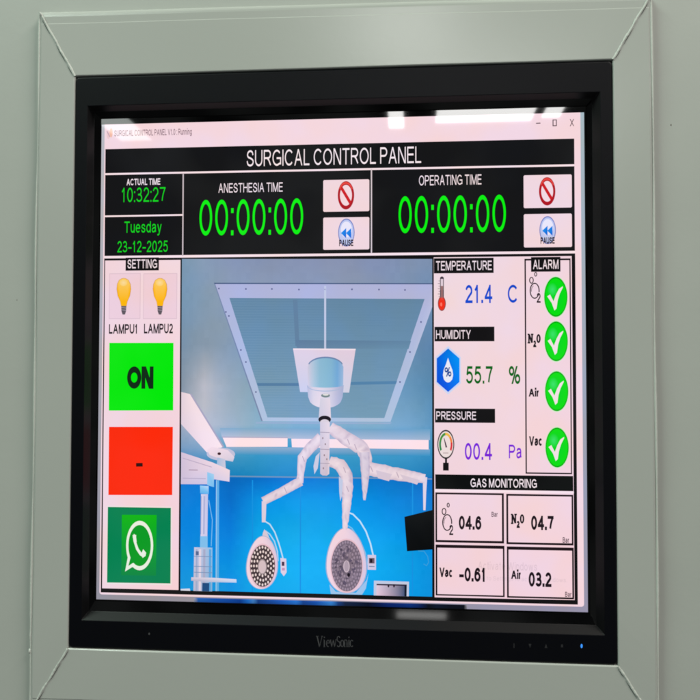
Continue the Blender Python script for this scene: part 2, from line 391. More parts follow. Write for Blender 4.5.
GLY = {
 '0': (.70, [('p', E_(.5, .5, .5, .5, 90, 450))]), '1': (.42, [('p', [(.05, .73), (.45, .86), (.78, 1)]), ('p', [(.8, 1), (.8, 0)])]),
 '2': (.70, [('p', E_(.49, .71, .47, .29, 168, -32) + [(.36, .26), (.04, 0.01)]), ('p', [(0, 0), (1, 0)])]),
 '3': (.70, [('p', E_(.46, .755, .43, .245, 160, -90) + [(.34, .51)]), ('p', E_(.47, .26, .53, .25, 80, -162))]),
 '4': (.74, [('p', [(.74, 1), (.74, 0)]), ('p', [(.70, .96), (0, .28)]), ('p', [(0, .25), (1, .25)])]),
 '5': (.70, [('p', [(.92, 1), (.2, 1), (.06, .5)]), ('p', E_(.47, .33, .53, .33, 148, -160))]),
 '6': (.70, [('p', E_(.5, .32, .5, .32, 90, 450)), ('p', spl([(.95, .76), (.82, .94), (.55, 1), (.26, .92), (.06, .68), (0, .4), (.01, .3)]))]),
 '7': (.70, [('p', [(0, 1), (1, 1)]), ('p', spl([(.97, .97), (.68, .62), (.5, .3), (.4, 0)]))]),
 'A': (.93, [('d', [(0, 0), (.5, 1)]), ('d', [(1, 0), (.5, 1)]), ('p', [(.27, .34), (.73, .34)])]),
 'B': (.82, [('p', [(0, 0), (0, 1), (.55, 1)] + E_(.55, .765, .38, .235, 80, -90) + [(0.05, .53)]), ('p', [(.55, .53)] + E_(.58, .265, .42, .265, 80, -90) + [(0, 0)])]),
 'C': (.95, [('p', E_(.53, .5, .53, .5, 40, 320))]), 'D': (.88, [('p', [(0, 1), (.45, 1)] + E_(.45, .5, .55, .5, 84, -90) + [(0, 0)]), ('p', [(0, 1), (0, 0)])]),
 'E': (.76, [('p', [(1, 1), (0, 1), (0, 0), (1, 0)]), ('p', [(0, .53), (.93, .53)])]),
 'G': (1.0, [('p', E_(.51, .5, .51, .5, 42, 300) + [(1, .13)]), ('p', [(1, .1), (1, .47), (.55, .47)])]),
 'H': (.86, [('p', [(0, 0), (0, 1)]), ('p', [(1, 0), (1, 1)]), ('p', [(0, .53), (1, .53)])]), 'I': (0, [('p', [(.5, 0), (.5, 1)])]),
 'L': (.66, [('p', [(0, 1), (0, 0), (1, 0)])]), 'M': (1.02, [('p', [(0, 0), (0, 1)]), ('p', [(1, 0), (1, 1)]), ('d', [(.02, 1), (.5, 0)]), ('d', [(.98, 1), (.5, 0)])]),
 'N': (.86, [('p', [(0, 0), (0, 1)]), ('p', [(1, 0), (1, 1)]), ('d', [(.04, 1), (.96, 0)])]), 'O': (1.02, [('p', E_(.5, .5, .5, .5, 90, 450))]),
 'P': (.80, [('p', [(0, 0), (0, 1), (.58, 1)] + E_(.58, .735, .42, .265, 80, -90) + [(.05, .47)])]),
 'R': (.86, [('p', [(0, 0), (0, 1), (.58, 1)] + E_(.58, .745, .38, .255, 80, -90) + [(.05, .49)]), ('p', [(.5, .47), (.72, .34), (1, 0)])]),
 'S': (.82, [('p', spl(SS))]), 'T': (.82, [('p', [(0, 1), (1, 1)]), ('p', [(.5, 1), (.5, 0)])]),
 'U': (.86, [('p', [(0, 1), (0, .36)] + E_(.5, .36, .5, .36, 190, 350) + [(1, .36), (1, 1)])]), 'V': (.92, [('d', [(0, 1), (.5, 0)]), ('d', [(1, 1), (.5, 0)])]),
 'W': (1.32, [('d', [(0, 1), (.25, 0)]), ('d', [(.5, 1), (.25, 0)]), ('d', [(.5, 1), (.75, 0)]), ('d', [(1, 1), (.75, 0)])]),
 'X': (.88, [('d', [(0, 1), (1, 0)]), ('d', [(1, 1), (0, 0)])]), 'Y': (.9, [('d', [(0, 1), (.5, .42)]), ('d', [(1, 1), (.5, .42)]), ('p', [(.5, .45), (.5, 0)])]),
 'a': (.68, [('p', spl([(.05, .55), (.2, .69), (.48, .73), (.8, .68), (.9, .5), (.9, .15), (1, 0)])), ('p', spl([(.86, .43), (.5, .4), (.12, .33), (0, .18), (.1, .04), (.35, 0), (.7, .06), (.88, .25)]))]),
 'c': (.64, [('p', E_(.53, .365, .53, .365, 42, 318))]), 'd': (.68, [('p', E_(.5, .365, .5, .365, 0, 360)), ('p', [(1, 1), (1, 0)])]),
 'e': (.70, [('p', [(.03, .38), (.97, .38)]), ('p', E_(.5, .365, .5, .365, 2, 318))]), 'g': (.68, [('p', E_(.5, .365, .5, .365, 0, 360)), ('p', [(1, .73), (1, -.06)] + E_(.5, -.06, .5, .2, -10, -155))]),
 'i': (0, [('p', [(.5, 0), (.5, .70)]), ('b', [(.5, .87)])]), 'n': (.62, [('p', [(0, 0), (0, .73)]), ('p', E_(.5, .42, .5, .31, 170, 0) + [(1, 0)])]),
 'o': (.70, [('p', E_(.5, .365, .5, .365, 90, 450))]), 'r': (.46, [('p', [(0, 0), (0, .70)]), ('p', spl([(.05, .42), (.2, .62), (.5, .71), (1, .69)]))]),
 's': (.62, [('p', spl([(x, y * .73) for x, y in SS]))]), 't': (.36, [('p', [(.45, .97), (.45, .14), (.6, .02), (1, .01)]), ('p', [(0, .73), (1, .73)])]),
 'u': (.62, [('p', [(1, 0), (1, .73)]), ('p', [(0, .73), (0, .31)] + E_(.5, .31, .5, .31, 190, 345))]), 'v': (.66, [('d', [(0, .73), (.5, 0)]), ('d', [(1, .73), (.5, 0)])]),
 'w': (.98, [('d', [(0, .73), (.25, 0)]), ('d', [(.5, .73), (.25, 0)]), ('d', [(.5, .73), (.75, 0)]), ('d', [(1, .73), (.75, 0)])]),
 'y': (.66, [('d', [(0, .73), (.5, 0)]), ('d', [(1, .73), (.36, -.2)]), ('p', [(.42, -.17), (.25, -.26), (.05, -.26)])]),
 '%': (1.16, [('p', E_(.2, .76, .2, .24, 90, 450)), ('p', E_(.8, .24, .2, .24, 90, 450)), ('d', [(.74, 1), (.26, 0)])]),
 '-': (.52, [('p', [(0, .37), (1, .37)])]), '.': (0, [('b', [(.5, 0)])]), ':': (0, [('b', [(.5, 0)]), ('b', [(.5, .62)])])}
_cache = {}
def glyphs(txt, wt):                        # wt: stroke thickness as a share of the capital height
    if (txt, wt) in _cache: return _cache[(txt, wt)]
    vs, fs, cur, lay = [], [], 0.0, 0
    def quad(q, z):
        i = len(vs); vs.extend((*p, z) for p in q); fs.append(tuple(range(i, i + len(q))))
    for ch in txt:
        if ch == ' ': cur += .34; continue
        wd, items = GLY[ch]; wd = max(wd, wt); gap = .085 - max(0, wt - .135) * .55
        if ch in '.:': wd = wt * 1.15
        cur += gap
        X = lambda x: cur + wt / 2 + x * (wd - wt)
        Y = lambda y: wt / 2 + y * (1 - wt) if y >= 0 else wt / 2 + y
        for n_, (kind, pts) in enumerate(items):
            z = (lay % 2) * .5 + n_ * .12
            if kind == 'b':
                y = pts[0][1]; q = wt * 1.15
                quad([(cur, y), (cur + q, y), (cur + q, y + q), (cur, y + q)], z)
            elif kind == 'd':
                (x0, y0), (x1, y1) = pts
                x0, x1 = X(x0), X(x1); h = wt / 2 * math.hypot(x1 - x0, y1 - y0) / abs(y1 - y0)
                quad([(x0 - h, y0), (x0 + h, y0), (x1 + h, y1), (x1 - h, y1)], z)
            else:
                p = [(X(x), Y(y)) for x, y in pts]
                ext = lambda q, o_: (q[0] + (q[0] - o_[0]) / L_x * wt / 2, q[1] + (q[1] - o_[1]) / L_x * wt / 2)
                for e, o_ in (() if math.hypot(p[0][0] - p[-1][0], p[0][1] - p[-1][1]) < 1e-5 else ((0, 1), (-1, -2))):
                    dx, dy = p[e][0] - p[o_][0], p[e][1] - p[o_][1]; L_x = math.hypot(dx, dy) or 1e-9
                    if min(abs(dx), abs(dy)) < .03 * L_x: p[e] = ext(p[e], p[o_])
                closed = math.hypot(p[0][0] - p[-1][0], p[0][1] - p[-1][1]) < 1e-5
                if closed: p = p[:-1]
                m = len(p); L, R = [], []
                for k in range(m):
                    a = p[(k - 1) % m] if (closed or k) else None; c = p[(k + 1) % m] if (closed or k < m - 1) else None
                    def nrm(u, v_):
                        l = math.hypot(v_[0] - u[0], v_[1] - u[1]) or 1e-9
                        return (-(v_[1] - u[1]) / l, (v_[0] - u[0]) / l)
                    if a is None: nx, ny = nrm(p[k], c)
                    elif c is None: nx, ny = nrm(a, p[k])
                    else:
                        n1, n2 = nrm(a, p[k]), nrm(p[k], c); sx, sy = n1[0] + n2[0], n1[1] + n2[1]
                        d = max(.35, (sx * sx + sy * sy) / 2); nx, ny = sx / d, sy / d
                    L.append((p[k][0] + nx * wt / 2, p[k][1] + ny * wt / 2)); R.append((p[k][0] - nx * wt / 2, p[k][1] - ny * wt / 2))
                for k in range(m if closed else m - 1):
                    j = (k + 1) % m; quad([L[k], L[j], R[j], R[k]], z)
        cur += wd + gap; lay += 1
        if ch == '1': cur += .12
    _cache[(txt, wt)] = (vs, fs)
    return vs, fs

PINK = (243, 218, 224); WHT = (250, 232, 236); BLK = (17, 16, 18); DRK = (19, 20, 22); GRN = (12, 236, 22)
# --- the lit display: desktop wallpaper, window
A = Art()
L_, R_, B_, T_ = DSP
A.poly([(L_, T_), (R_, T_), (R_, B_), (L_, B_)], [(186, 190, 196), (168, 190, 198), (152, 150, 172), (150, 148, 156)], 0)
# blue bloom wallpaper along the foot of the desktop
def vy(u): return 594.3 + (u - 100) * 12.6 / 484     # lower window edge
blu = [(194, (150, 160, 185)), (198, (30, 100, 190)), (215, (8, 84, 180)), (240, (0, 62, 150)), (248, (20, 110, 205)), (253, (60, 130, 205)), (258, (10, 62, 140)), (280, (20, 92, 190)), (296, (34, 120, 215)), (303, (14, 70, 150)), (315, (10, 84, 178)),
       (331, (50, 135, 215)), (338, (14, 62, 130)), (345, (10, 34, 70)), (368, (6, 18, 44)), (388, (10, 40, 110)), (410, (12, 52, 130)), (424, (8, 26, 66)), (428, (6, 12, 26)), (436, (12, 24, 48)), (450, (8, 14, 30)), (464, (10, 16, 30)), (467, (150, 150, 160))]
for (ua, ca), (ub, cb) in zip(blu, blu[1:]):
    A.pp([(ua, vy(ua) + 1), (ub, vy(ub) + 1), (ub, vy(ub) + 5.2), (ua, vy(ua) + 5.2)], [ca, cb, tuple(int(q * .8) for q in cb), tuple(int(q * .8) for q in ca)], 1)
# the program's window with its rounded foot
wx = pr(0.0, (103.6, 124.5), (580.4, 112.6), (584, 606.8), (100.6, 594.3))
rd = 1.6 * mm
pts = [(wx[0], T_), (wx[0], wx[2] + rd)]
for k in range(7):
    a = math.radians(180 + 15 * k); pts.append((wx[0] + rd + rd * math.cos(a), wx[2] + rd + rd * math.sin(a)))
for k in range(7):
    a = math.radians(270 + 15 * k); pts.append((wx[1] - rd + rd * math.cos(a), wx[2] + rd + rd * math.sin(a)))
pts.append((wx[1], T_))
A.poly(pts, (246, 220, 226), 2)
# dark header field and the black outline of the lower half
A.pp([(105.5, 149.2), (574.2, 138.6), (574.9, 250.8), (104.6, 256)], DRK, 3)
A.pp([(104.3, 258.4), (575.1, 253.4), (577.8, 604.6), (100.8, 592.3)], BLK, 3)
A.pp([(105.2, 173.3), (574.4, 164.3), (574.4, 166.3), (105.2, 175.1)], WHT, 4)
A.pp([(104.4, 256.1), (575.2, 250.9), (575.2, 253.4), (104.4, 258.5)], WHT, 4)
A.pp([(182.7, 174), (183.9, 174), (183.4, 256), (182.2, 256)], (205, 195, 200), 5)
A.pp([(370.8, 169), (372.1, 169), (372.1, 253), (370.8, 253)], (215, 205, 210), 5)
A.pp([(104.8, 215.6), (183, 214.2), (183, 215.8), (104.8, 217.2)], WHT, 5)
screen = A.build('screen', mon)

A = Art()                                   # window title and its three buttons
A.ell(108.6, 134.5, 1.8, 4.6, (240, 205, 205), 4); A.ell(111.2, 133, 1.5, 4.6, (244, 190, 165), 5); A.line([(107, 131), (110, 137)], 0.8, (190, 160, 175), 6)
A.text('SURGICAL CONTROL PANEL V1.0 : Running', 114.4, 130.2, 191.8, 136.2, (128, 100, 112), 4, 0.004)
A.build('window_title', screen)
A = Art(); A.line([(536, 123.4), (540.4, 123.2)], 0.9, (90, 70, 78), 4); A.build('minimise_button', screen)
A = Art(); A.frame(552.5, 119.6, 556.8, 126.2, 0.9, (90, 70, 78), 4); A.build('maximise_button', screen)
A = Art(); A.text('X', 569.7, 119.2, 574, 126.2, (90, 70, 78), 4); A.build('close_button', screen)

A = Art(); A.text('SURGICAL CONTROL PANEL', 246.9, 150.4, 421.1, 163.0, (250, 238, 240), 5, -0.006); A.build('panel_title', screen)
A = Art(); A.text('ACTUAL TIME', 126.8, 179.0, 160.3, 184.8, (245, 232, 235), 5, 0.012)
A.text('10:32:27', 122, 187.9, 165.5, 201.6, (20, 214, 34), 5, -0.006); A.build('clock_readout', screen)
A = Art(); A.text('Tuesday', 124.6, 221.6, 161.6, 235.4, (20, 214, 34), 5, -0.002)
A.text('23-12-2025', 117.6, 241.2, 167.8, 251.9, (20, 214, 34), 5, -0.002); A.build('date_readout', screen)

def timer(title, tb, db, label):
    A = Art(); A.text(title, *tb, (245, 232, 236), 5, -0.003)
    A.text('00:00:00', *db, (6, 246, 14), 5, -0.004)
    A.build('timer_readout', screen, label)
timer('ANESTHESIA TIME', (218.6, 183.6, 282.7, 191.7), (199.7, 200.0, 303.1, 234.4), 'anesthesia time readout in green zeros')
timer('OPERATING TIME', (419.0, 175.6, 481.4, 184.5), (398.6, 196.4, 505.9, 232.0), 'operating time readout in green zeros')

def stop(u0, v0, u1, v1, cu, cv):
    A = Art(); (x0, y0), (x1, y1) = P(u0, v0), P(u1, v1); k = 0.0006
    A.poly([(x0 + k, y0), (x1 - k, y0), (x1, y0 - k), (x1, y1 + k), (x1 - k, y1), (x0 + k, y1), (x0, y1 + k), (x0, y0 - k)], (243, 220, 225), 5)
    A.ell(cu, cv, 8.2, 14.2, (205, 22, 34), 6, ecol=(172, 20, 34)); A.ell(cu, cv, 6.0, 10.4, (246, 222, 226), 7)
    A.ring(cu, cv, 7.7, 13.3, 1.0, (236, 74, 66), 7, 30, 150, 20, 1.8)
    A.pp([(cu - 5.6, cv - 6.4), (cu - 3.6, cv - 8.6), (cu + 5.4, cv + 6.4), (cu + 3.4, cv + 8.8)], (206, 30, 38), 8)
    A.build('stop_button', screen)
stop(323.3, 180.2, 369.3, 211.2, 346.0, 195.4)
stop(523.5, 175.4, 571.9, 207.5, 547.1, 191.4)
def pause(u0, v0, u1, v1, cu, cv):
    A = Art(); (x0, y0), (x1, y1) = P(u0, v0), P(u1, v1); k = 0.0006
    A.poly([(x0 + k, y0), (x1 - k, y0), (x1, y0 - k), (x1, y1 + k), (x1 - k, y1), (x0 + k, y1), (x0, y1 + k), (x0, y0 - k)], (243, 220, 225), 5)
    A.ell(cu, cv, 8.2, 14, (110, 124, 190), 6); A.ell(cu, cv, 7.5, 12.9, (214, 220, 246), 7, ecol=(186, 200, 240)); A.ell(cu, cv - 3, 5.6, 8, (236, 236, 250), 8)
    for q in (-5.4, -0.4):
        A.pp([(cu + q, cv + 0.6), (cu + q + 5.2, cv - 4.4), (cu + q + 5.2, cv + 5.8)], [(30, 150, 240), (24, 130, 230), (20, 96, 214)], 9)
    A.text('PAUSE', cu - 7.2, cv + 7.2, cu + 7.0, cv + 13.6, (44, 36, 44), 10, 0.026)
    A.build('pause_button', screen)
pause(323.3, 217.7, 369.3, 249.4, 346.4, 232.6)
pause(523.7, 214.3, 572.0, 247.0, 547.6, 230.2)

# --- settings column
A = Art(); A.pp([(105.3, 260.6), (180.6, 259.9), (178.6, 589.9), (102.2, 588.2)], [PINK, (245, 222, 226), (246, 214, 222), (244, 220, 226)], 4)
A.box(125.8, 257.8, 158.9, 270.4, BLK, 5); A.text('SETTING', 127.7, 259.6, 157.2, 268.2, (240, 226, 228), 6, 0.006)
A.build('setting_panel', screen)
def lampb(x0, x1, cu, name, tb):
    A = Art(); A.box(x0, 273.4, x1, 319.0, (222, 196, 206), 5); A.box(x0 + .6, 274.2, x1 - .6, 318.2, (240, 211, 220), 6)
    B = [(-2.6, 27.5), (-3.4, 23), (-5.8, 17.5), (-6.8, 11), (-6.4, 6), (-4.6, 2), (-2, 0.3), (0, 0), (2, 0.3), (4.6, 2), (6.4, 6), (6.8, 11), (5.8, 17.5), (3.4, 23), (2.6, 27.5)]
    def ty(p): return (cu + p[0], 278.4 + p[1])
    A.pp([(cu + p[0] * 1.06, 278.1 + p[1] * 1.02) for p in B], (196, 136, 40), 7)
    A.pp([ty(p) for p in B], [(254, 186, 0) if p[1] > 8 else (253, 208, 96) for p in B], 8)
    A.ell(cu - .3, 282.8, 3.8, 3.4, (252, 224, 160), 9, ecol=(252, 212, 112))
    A.pp([(cu - 2.6, 306), (cu + 2.6, 306), (cu + 2.4, 311), (cu + 1.2, 314.6), (cu - 1.2, 314.6), (cu - 2.4, 311)], [(110, 100, 108)] * 2 + [(150, 142, 150), (96, 90, 96), (96, 90, 96), (86, 80, 88)], 9)
    for q in (307.6, 309.9): A.line([(cu - 2.4, q), (cu + 2.4, q + .5)], .5, (180, 172, 178), 10)
    A.text(name, *tb, (34, 28, 34), 6, 0.016)
    A.build('lamp_button', screen, 'yellow bulb button marked ' + name)
lampb(109.5, 140.4, 124.0, 'LAMPU1', (109.2, 324.2, 137.0, 333.7))
lampb(143.6, 177.0, 160.2, 'LAMPU2', (144.2, 323.8, 173.0, 333.4))
A = Art(); A.pp([(109.5, 342.9), (173.6, 342.9), (173.3, 410.4), (109.0, 410.6)], (0, 238, 6), 5); A.text('ON', 127.4, 366.4, 153.5, 388.8, (14, 44, 22), 6, 0.042); A.build('on_button', screen)
A = Art(); A.pp([(109.2, 426.9), (173.0, 426.9), (172.3, 495), (108.5, 494.9)], (253, 42, 4), 5); A.line([(136.2, 464.8), (142.8, 464.7)], 3.6, (50, 6, 4), 6); A.build('red_button', screen)
A = Art(); A.pp([(107.3, 505.6), (172.0, 506.6), (171.6, 585), (106.6, 583.8)], (238, 232, 228), 5)
A.pp([(108.0, 506.9), (171.0, 507.8), (170.6, 583.4), (107.2, 582.4)], (0, 132, 82), 6)
A.pp([(122, 514.6), (156.8, 514.8), (156.2, 575.6), (121.4, 575)], [(10, 186, 12), (10, 186, 12), (8, 138, 66), (8, 138, 66)], 7)
A.ell(139.8, 545.4, 13.6, 24.8, (236, 244, 226), 8)
A.pp([(125.2, 571.4), (130.3, 545), (140, 566), (132, 567.2)], (236, 244, 226), 8)
A.ell(139.8, 545.4, 11.2, 20.6, (8, 158, 34), 9, ecol=(8, 156, 36)); A.pp([(128.6, 565.8), (131.4, 555), (136.4, 562.6), (133.2, 562.8)], (8, 154, 40), 10)
A.line([(134.6, 534.8), (134.9, 541), (137.6, 549.0), (141.2, 554.2), (144.4, 555.6)], [3.6, 2.4, 2.6, 2.8, 4.0], (236, 244, 226), 10)
A.pp([(133.0, 537), (134.2, 533.6), (136.2, 535.6), (136.9, 541.8), (135.2, 544.2)], (236, 244, 226), 11); A.pp([(141.6, 553.4), (143.4, 549), (146.4, 552.6), (145.8, 555.8), (142.8, 557.8)], (236, 244, 226), 11)
A.build('chat_button', screen)

# --- temperature, humidity, pressure
A = Art(); A.pp([(433.7, 257.4), (571.6, 256.0), (574.6, 600.0), (434.6, 597.2)], [(242, 222, 226), (243, 218, 226), (246, 216, 224), (243, 214, 222)], 4)
A.build('reading_panel', screen)
def header(u0, v0, u1, v1, txt, tb, A): A.box(u0, v0, u1, v1, BLK, 5); A.text(txt, *tb, (240, 226, 230), 6, 0.004)
A = Art(); header(433.9, 258.4, 493.6, 272.9, 'TEMPERATURE', (436, 261.2, 491.7, 270.0), A)
A.line([(441.9, 277.6), (441.9, 299)], 3.8, (70, 60, 70), 6); A.ell(441.9, 278.5, 1.9, 2, (70, 60, 70), 6); A.line([(441.9, 279), (441.9, 290)], 2.4, (224, 208, 214), 7); A.line([(441.9, 286), (441.9, 300)], 2.2, (150, 110, 110), 8)
A.ell(441.8, 303.6, 4.0, 7.4, (150, 70, 70), 7); A.ell(441.8, 303.8, 3.2, 6.2, (240, 48, 24), 8); A.ell(441.2, 304.5, 1, 2, (255, 120, 100), 9)
for q in range(7): A.line([(437.8 if q % 2 else 438.6, 281 + q * 2.6), (439.8, 281 + q * 2.6)], 0.5, (120, 104, 112), 6)
A.text('21.4', 465.3, 285, 492.3, 303, (16, 76, 204), 6, 0.006); A.text('C', 507.7, 284.8, 517, 302.8, (16, 76, 204), 6, 0.004); A.build('temperature_reading', screen)
A = Art(); header(434.5, 326.8, 494.4, 341.3, 'HUMIDITY', (436, 330.2, 470.8, 338.9), A)
hx = lambda s_: [(448.1, 370.2 - 22.2 * s_), (448.1 + 11.6 * s_, 370.2 - 12.0 * s_), (448.1 + 11.6 * s_, 370.2 + 12.0 * s_), (448.1, 370.2 + 22.2 * s_), (448.1 - 11.6 * s_, 370.2 + 12 * s_), (448.1 - 11.6 * s_, 370.2 - 12 * s_)]
A.pp(hx(1.09), (206, 220, 246), 5); A.pp(hx(.98), [(0, 120, 225), (0, 150, 250), (0, 130, 250), (10, 90, 230), (0, 80, 225), (0, 96, 225)], 6)
dp = [(448.0, 357.8), (450, 364), (452.4, 370), (453.1, 375), (452.2, 379.4), (450, 381.9), (448, 382.5), (446, 381.9), (443.8, 379.4), (442.9, 375), (443.6, 370), (446, 364)]
A.pp(dp, (236, 240, 250), 7); A.text('%', 444.6, 367.2, 451.4, 376.6, (20, 70, 150), 8, 0.01)
A.text('55.7', 466, 366.2, 492.6, 383.7, (4, 104, 26), 6, 0.006); A.text('%', 508.8, 366, 520.2, 384, (4, 104, 26), 6, 0.006); A.build('humidity_reading', screen)
A = Art(); header(435, 408.4, 495.1, 422.9, 'PRESSURE', (436.3, 411.3, 476, 419.9), A)
A.ell(445.8, 444.3, 8.5, 14.6, (58, 56, 56), 5); A.ell(445.8, 444.3, 7.5, 13.0, (238, 226, 222), 6)
for a0, a1, cc in ((215, 160, (40, 140, 70)), (160, 95, (70, 150, 60)), (95, 45, (240, 190, 70)), (45, 10, (240, 130, 60)), (10, -35, (220, 50, 60))): A.ring(445.8, 444.3, 6.7, 11.6, 1.9, cc, 7, a0, a1, 10, 2.6)
A.line([(444.0, 438), (446.4, 447.4)], [0.6, 1.6], (60, 40, 60), 8); A.line([(443.0, 453), (448.4, 453)], .8, (170, 150, 150), 8)
A.line([(446, 458), (446, 463.5)], 2.0, BLK, 6); A.box(443.0, 462.6, 448.7, 470.6, BLK, 6)
A.text('00.4', 464.8, 442.8, 492, 460, (122, 34, 216), 6, 0.006); A.text('Pa', 508.8, 444.6, 521.6, 458.4, (122, 34, 216), 6, 0.004); A.build('pressure_reading', screen)

# --- alarm column
def o2(A, u, v_, k, L):                     # bubbles with a 2 at their foot
    D = (36, 26, 34)
    A.ring(u + 1.0 * 1, v_ - 16.5 * k, 1.5, 2.3 * k, 0.85, D, L); A.ring(u - 3.2, v_ - 10.5 * k, 2.3, 3.4 * k, 0.95, D, L)
    A.ring(u, v_, 5.0, 8.0 * k, 1.1, D, L, -10, 330); A.ring(u, v_, 3.5, 5.6 * k, 0.6, (120, 104, 112), L, 110, 190, 10)
    A.text('2', u + 2.0, v_ + 2.2 * k, u + 6.0, v_ + 12 * k, (40, 30, 36), L + 1, 0.01)
def n2o(A, x0, yt, x1, yb, L, D=(26, 20, 26)):
    w_ = x1 - x0; h = yb - yt                # typewriter letters with slab serifs
    a, b_ = x0, x0 + w_ * 0.40
    A.line([(a + 1, yt), (a + 1, yb)], 1.5, D, L); A.line([(b_ - 1, yt), (b_ - 1, yb)], 1.5, D, L); A.line([(a + 1, yt), (b_ - 1, yb)], 1.9, D, L + 1)
    A.line([(a - .4, yb), (a + 2.2, yb)], 1.5, D, L + 2); A.line([(b_ - 2.2, yt), (b_ + .4, yt)], 1.5, D, L + 2); A.line([(a - .4, yt), (a + 1.4, yt)], 1.5, D, L + 2)
    A.text('2', x0 + w_ * .42, yb - h * .28, x0 + w_ * .64, yb + h * .50, D, L, 0.05); A.line([(x0 + w_ * .41, yb + h * .46), (x0 + w_ * .66, yb + h * .46)], 1.2, D, L + 2)
    A.ring(x1 - w_ * .17, (yt + yb) / 2, w_ * .17, h * .53, 1.6, D, L, tv=1.9)
A = Art(); A.frame(524.4, 258.9, 572.0, 474.2, (1.3, 1.7, 1.1, 1.3), (24, 14, 22), 5)
A.box(530.9, 257.2, 560.4, 271.6, BLK, 6); A.text('ALARM', 532.9, 259.9, 558.4, 269.0, (240, 226, 230), 7, 0.006)
o2(A, 534.6, 290.8, 1.0, 6); n2o(A, 527.9, 334.4, 540.6, 342.8, 6); A.text('Air', 528.6, 387.6, 538.8, 396.6, (30, 22, 30), 6, 0.03); A.text('Vac', 529.0, 436.2, 541.8, 445.8, (30, 22, 30), 6, 0.03)
A.build('alarm_panel', screen)
TK = [(-.74, -.02), (-.5, -.12), (-.2, .22), (.02, -.12), (.28, -.40), (.60, -.53), (.60, -.46), (.34, -.16), (.16, .18), (.06, .58), (-.12, .68), (-.36, .30)]
for cu, cv in ((555.7, 296.9), (556.1, 341.3), (556.6, 391.2), (557.0, 447.4)):
    A = Art(); A.ell(cu, cv, 12.2, 21.0, (214, 240, 206), 6); A.ell(cu, cv, 11.6, 20.0, (0, 176, 14), 7); A.ell(cu, cv, 10.7, 18.5, (0, 214, 40), 8, ecol=(4, 228, 10))
    A.ell(cu - 3.4, cv - 7, 5.0, 7.0, (60, 232, 110), 9, ecol=(4, 222, 30))
    A.pp([(cu + 11.6 * p[0], cv + 20 * p[1]) for p in TK], (242, 232, 232), 10); A.build('alarm_check', screen)

# --- gas monitoring
A = Art(); A.pp([(435.2, 474.3), (573.0, 476.0), (573.2, 491.1), (435.4, 488.9)], (12, 14, 14), 5); A.text('GAS MONITORING', 470.5, 478.3, 536.8, 488.0, (244, 232, 234), 6, 0.006)
A.pp([(434.9, 489.0), (573.8, 491.3), (573.8, 493.4), (434.9, 491.4)], WHT, 6); A.build('gas_banner', screen)
def gas(u0, v0, u1, v1, th, val, vb, sign, label, bar=None):
    A = Art(); A.frame(u0, v0, u1, v1, th, (28, 16, 22), 6); sign(A)
    A.text(val, *vb, (30, 20, 28), 6, 0.024)
    if bar: A.text('Bar', *bar, (96, 76, 86), 6, 0.012)
    A.build('gas_reading', screen, label)
gas(435.4, 492.3, 504.0, 543.4, (1.6, 1.8, 1.9, 2.2), '04.6', (458.8, 515.6, 481.3, 529.8), lambda A: o2(A, 447.2, 522.4, 1.05, 6), 'oxygen gas box reading 04.6', (491.5, 511.7, 497.6, 516.8))
gas(506.2, 493.8, 573.4, 545.4, (1.8, 1.8, 1.5, 2.0), '04.7', (531.0, 515.5, 553.6, 530.2), lambda A: n2o(A, 511.2, 514.4, 524.2, 523.2, 6), 'nitrous oxide gas box reading 04.7', (562.6, 537.2, 569.0, 542.8))
gas(435.6, 544.4, 504.6, 597.0, (1.6, 3.0, 1.5, 1.4), '-0.61', (459.2, 567.2, 484.6, 581.8), lambda A: A.text('Vac', 439.4, 567.4, 452.2, 577.2, (30, 22, 30), 6, 0.03), 'vacuum gas box reading -0.61')
gas(506.8, 546.3, 574.0, 599.2, (1.6, 3.0, 1.6, 1.6), '03.2', (528.6, 571.8, 551.4, 587.0), lambda A: A.text('Air', 511.0, 569.2, 520.8, 579.0, (30, 22, 30), 6, 0.03), 'air gas box reading 03.2', (565.0, 591.6, 571.4, 596.8))
A = Art(); A.text('Activate Windows', 478, 561.2, 537, 570.8, (226, 200, 208), 5, 0.0); A.text('Go to Settings to activate Windows.', 478, 575.6, 567, 583.4, (228, 203, 211), 5, 0.0); A.build('activation_notice', screen)

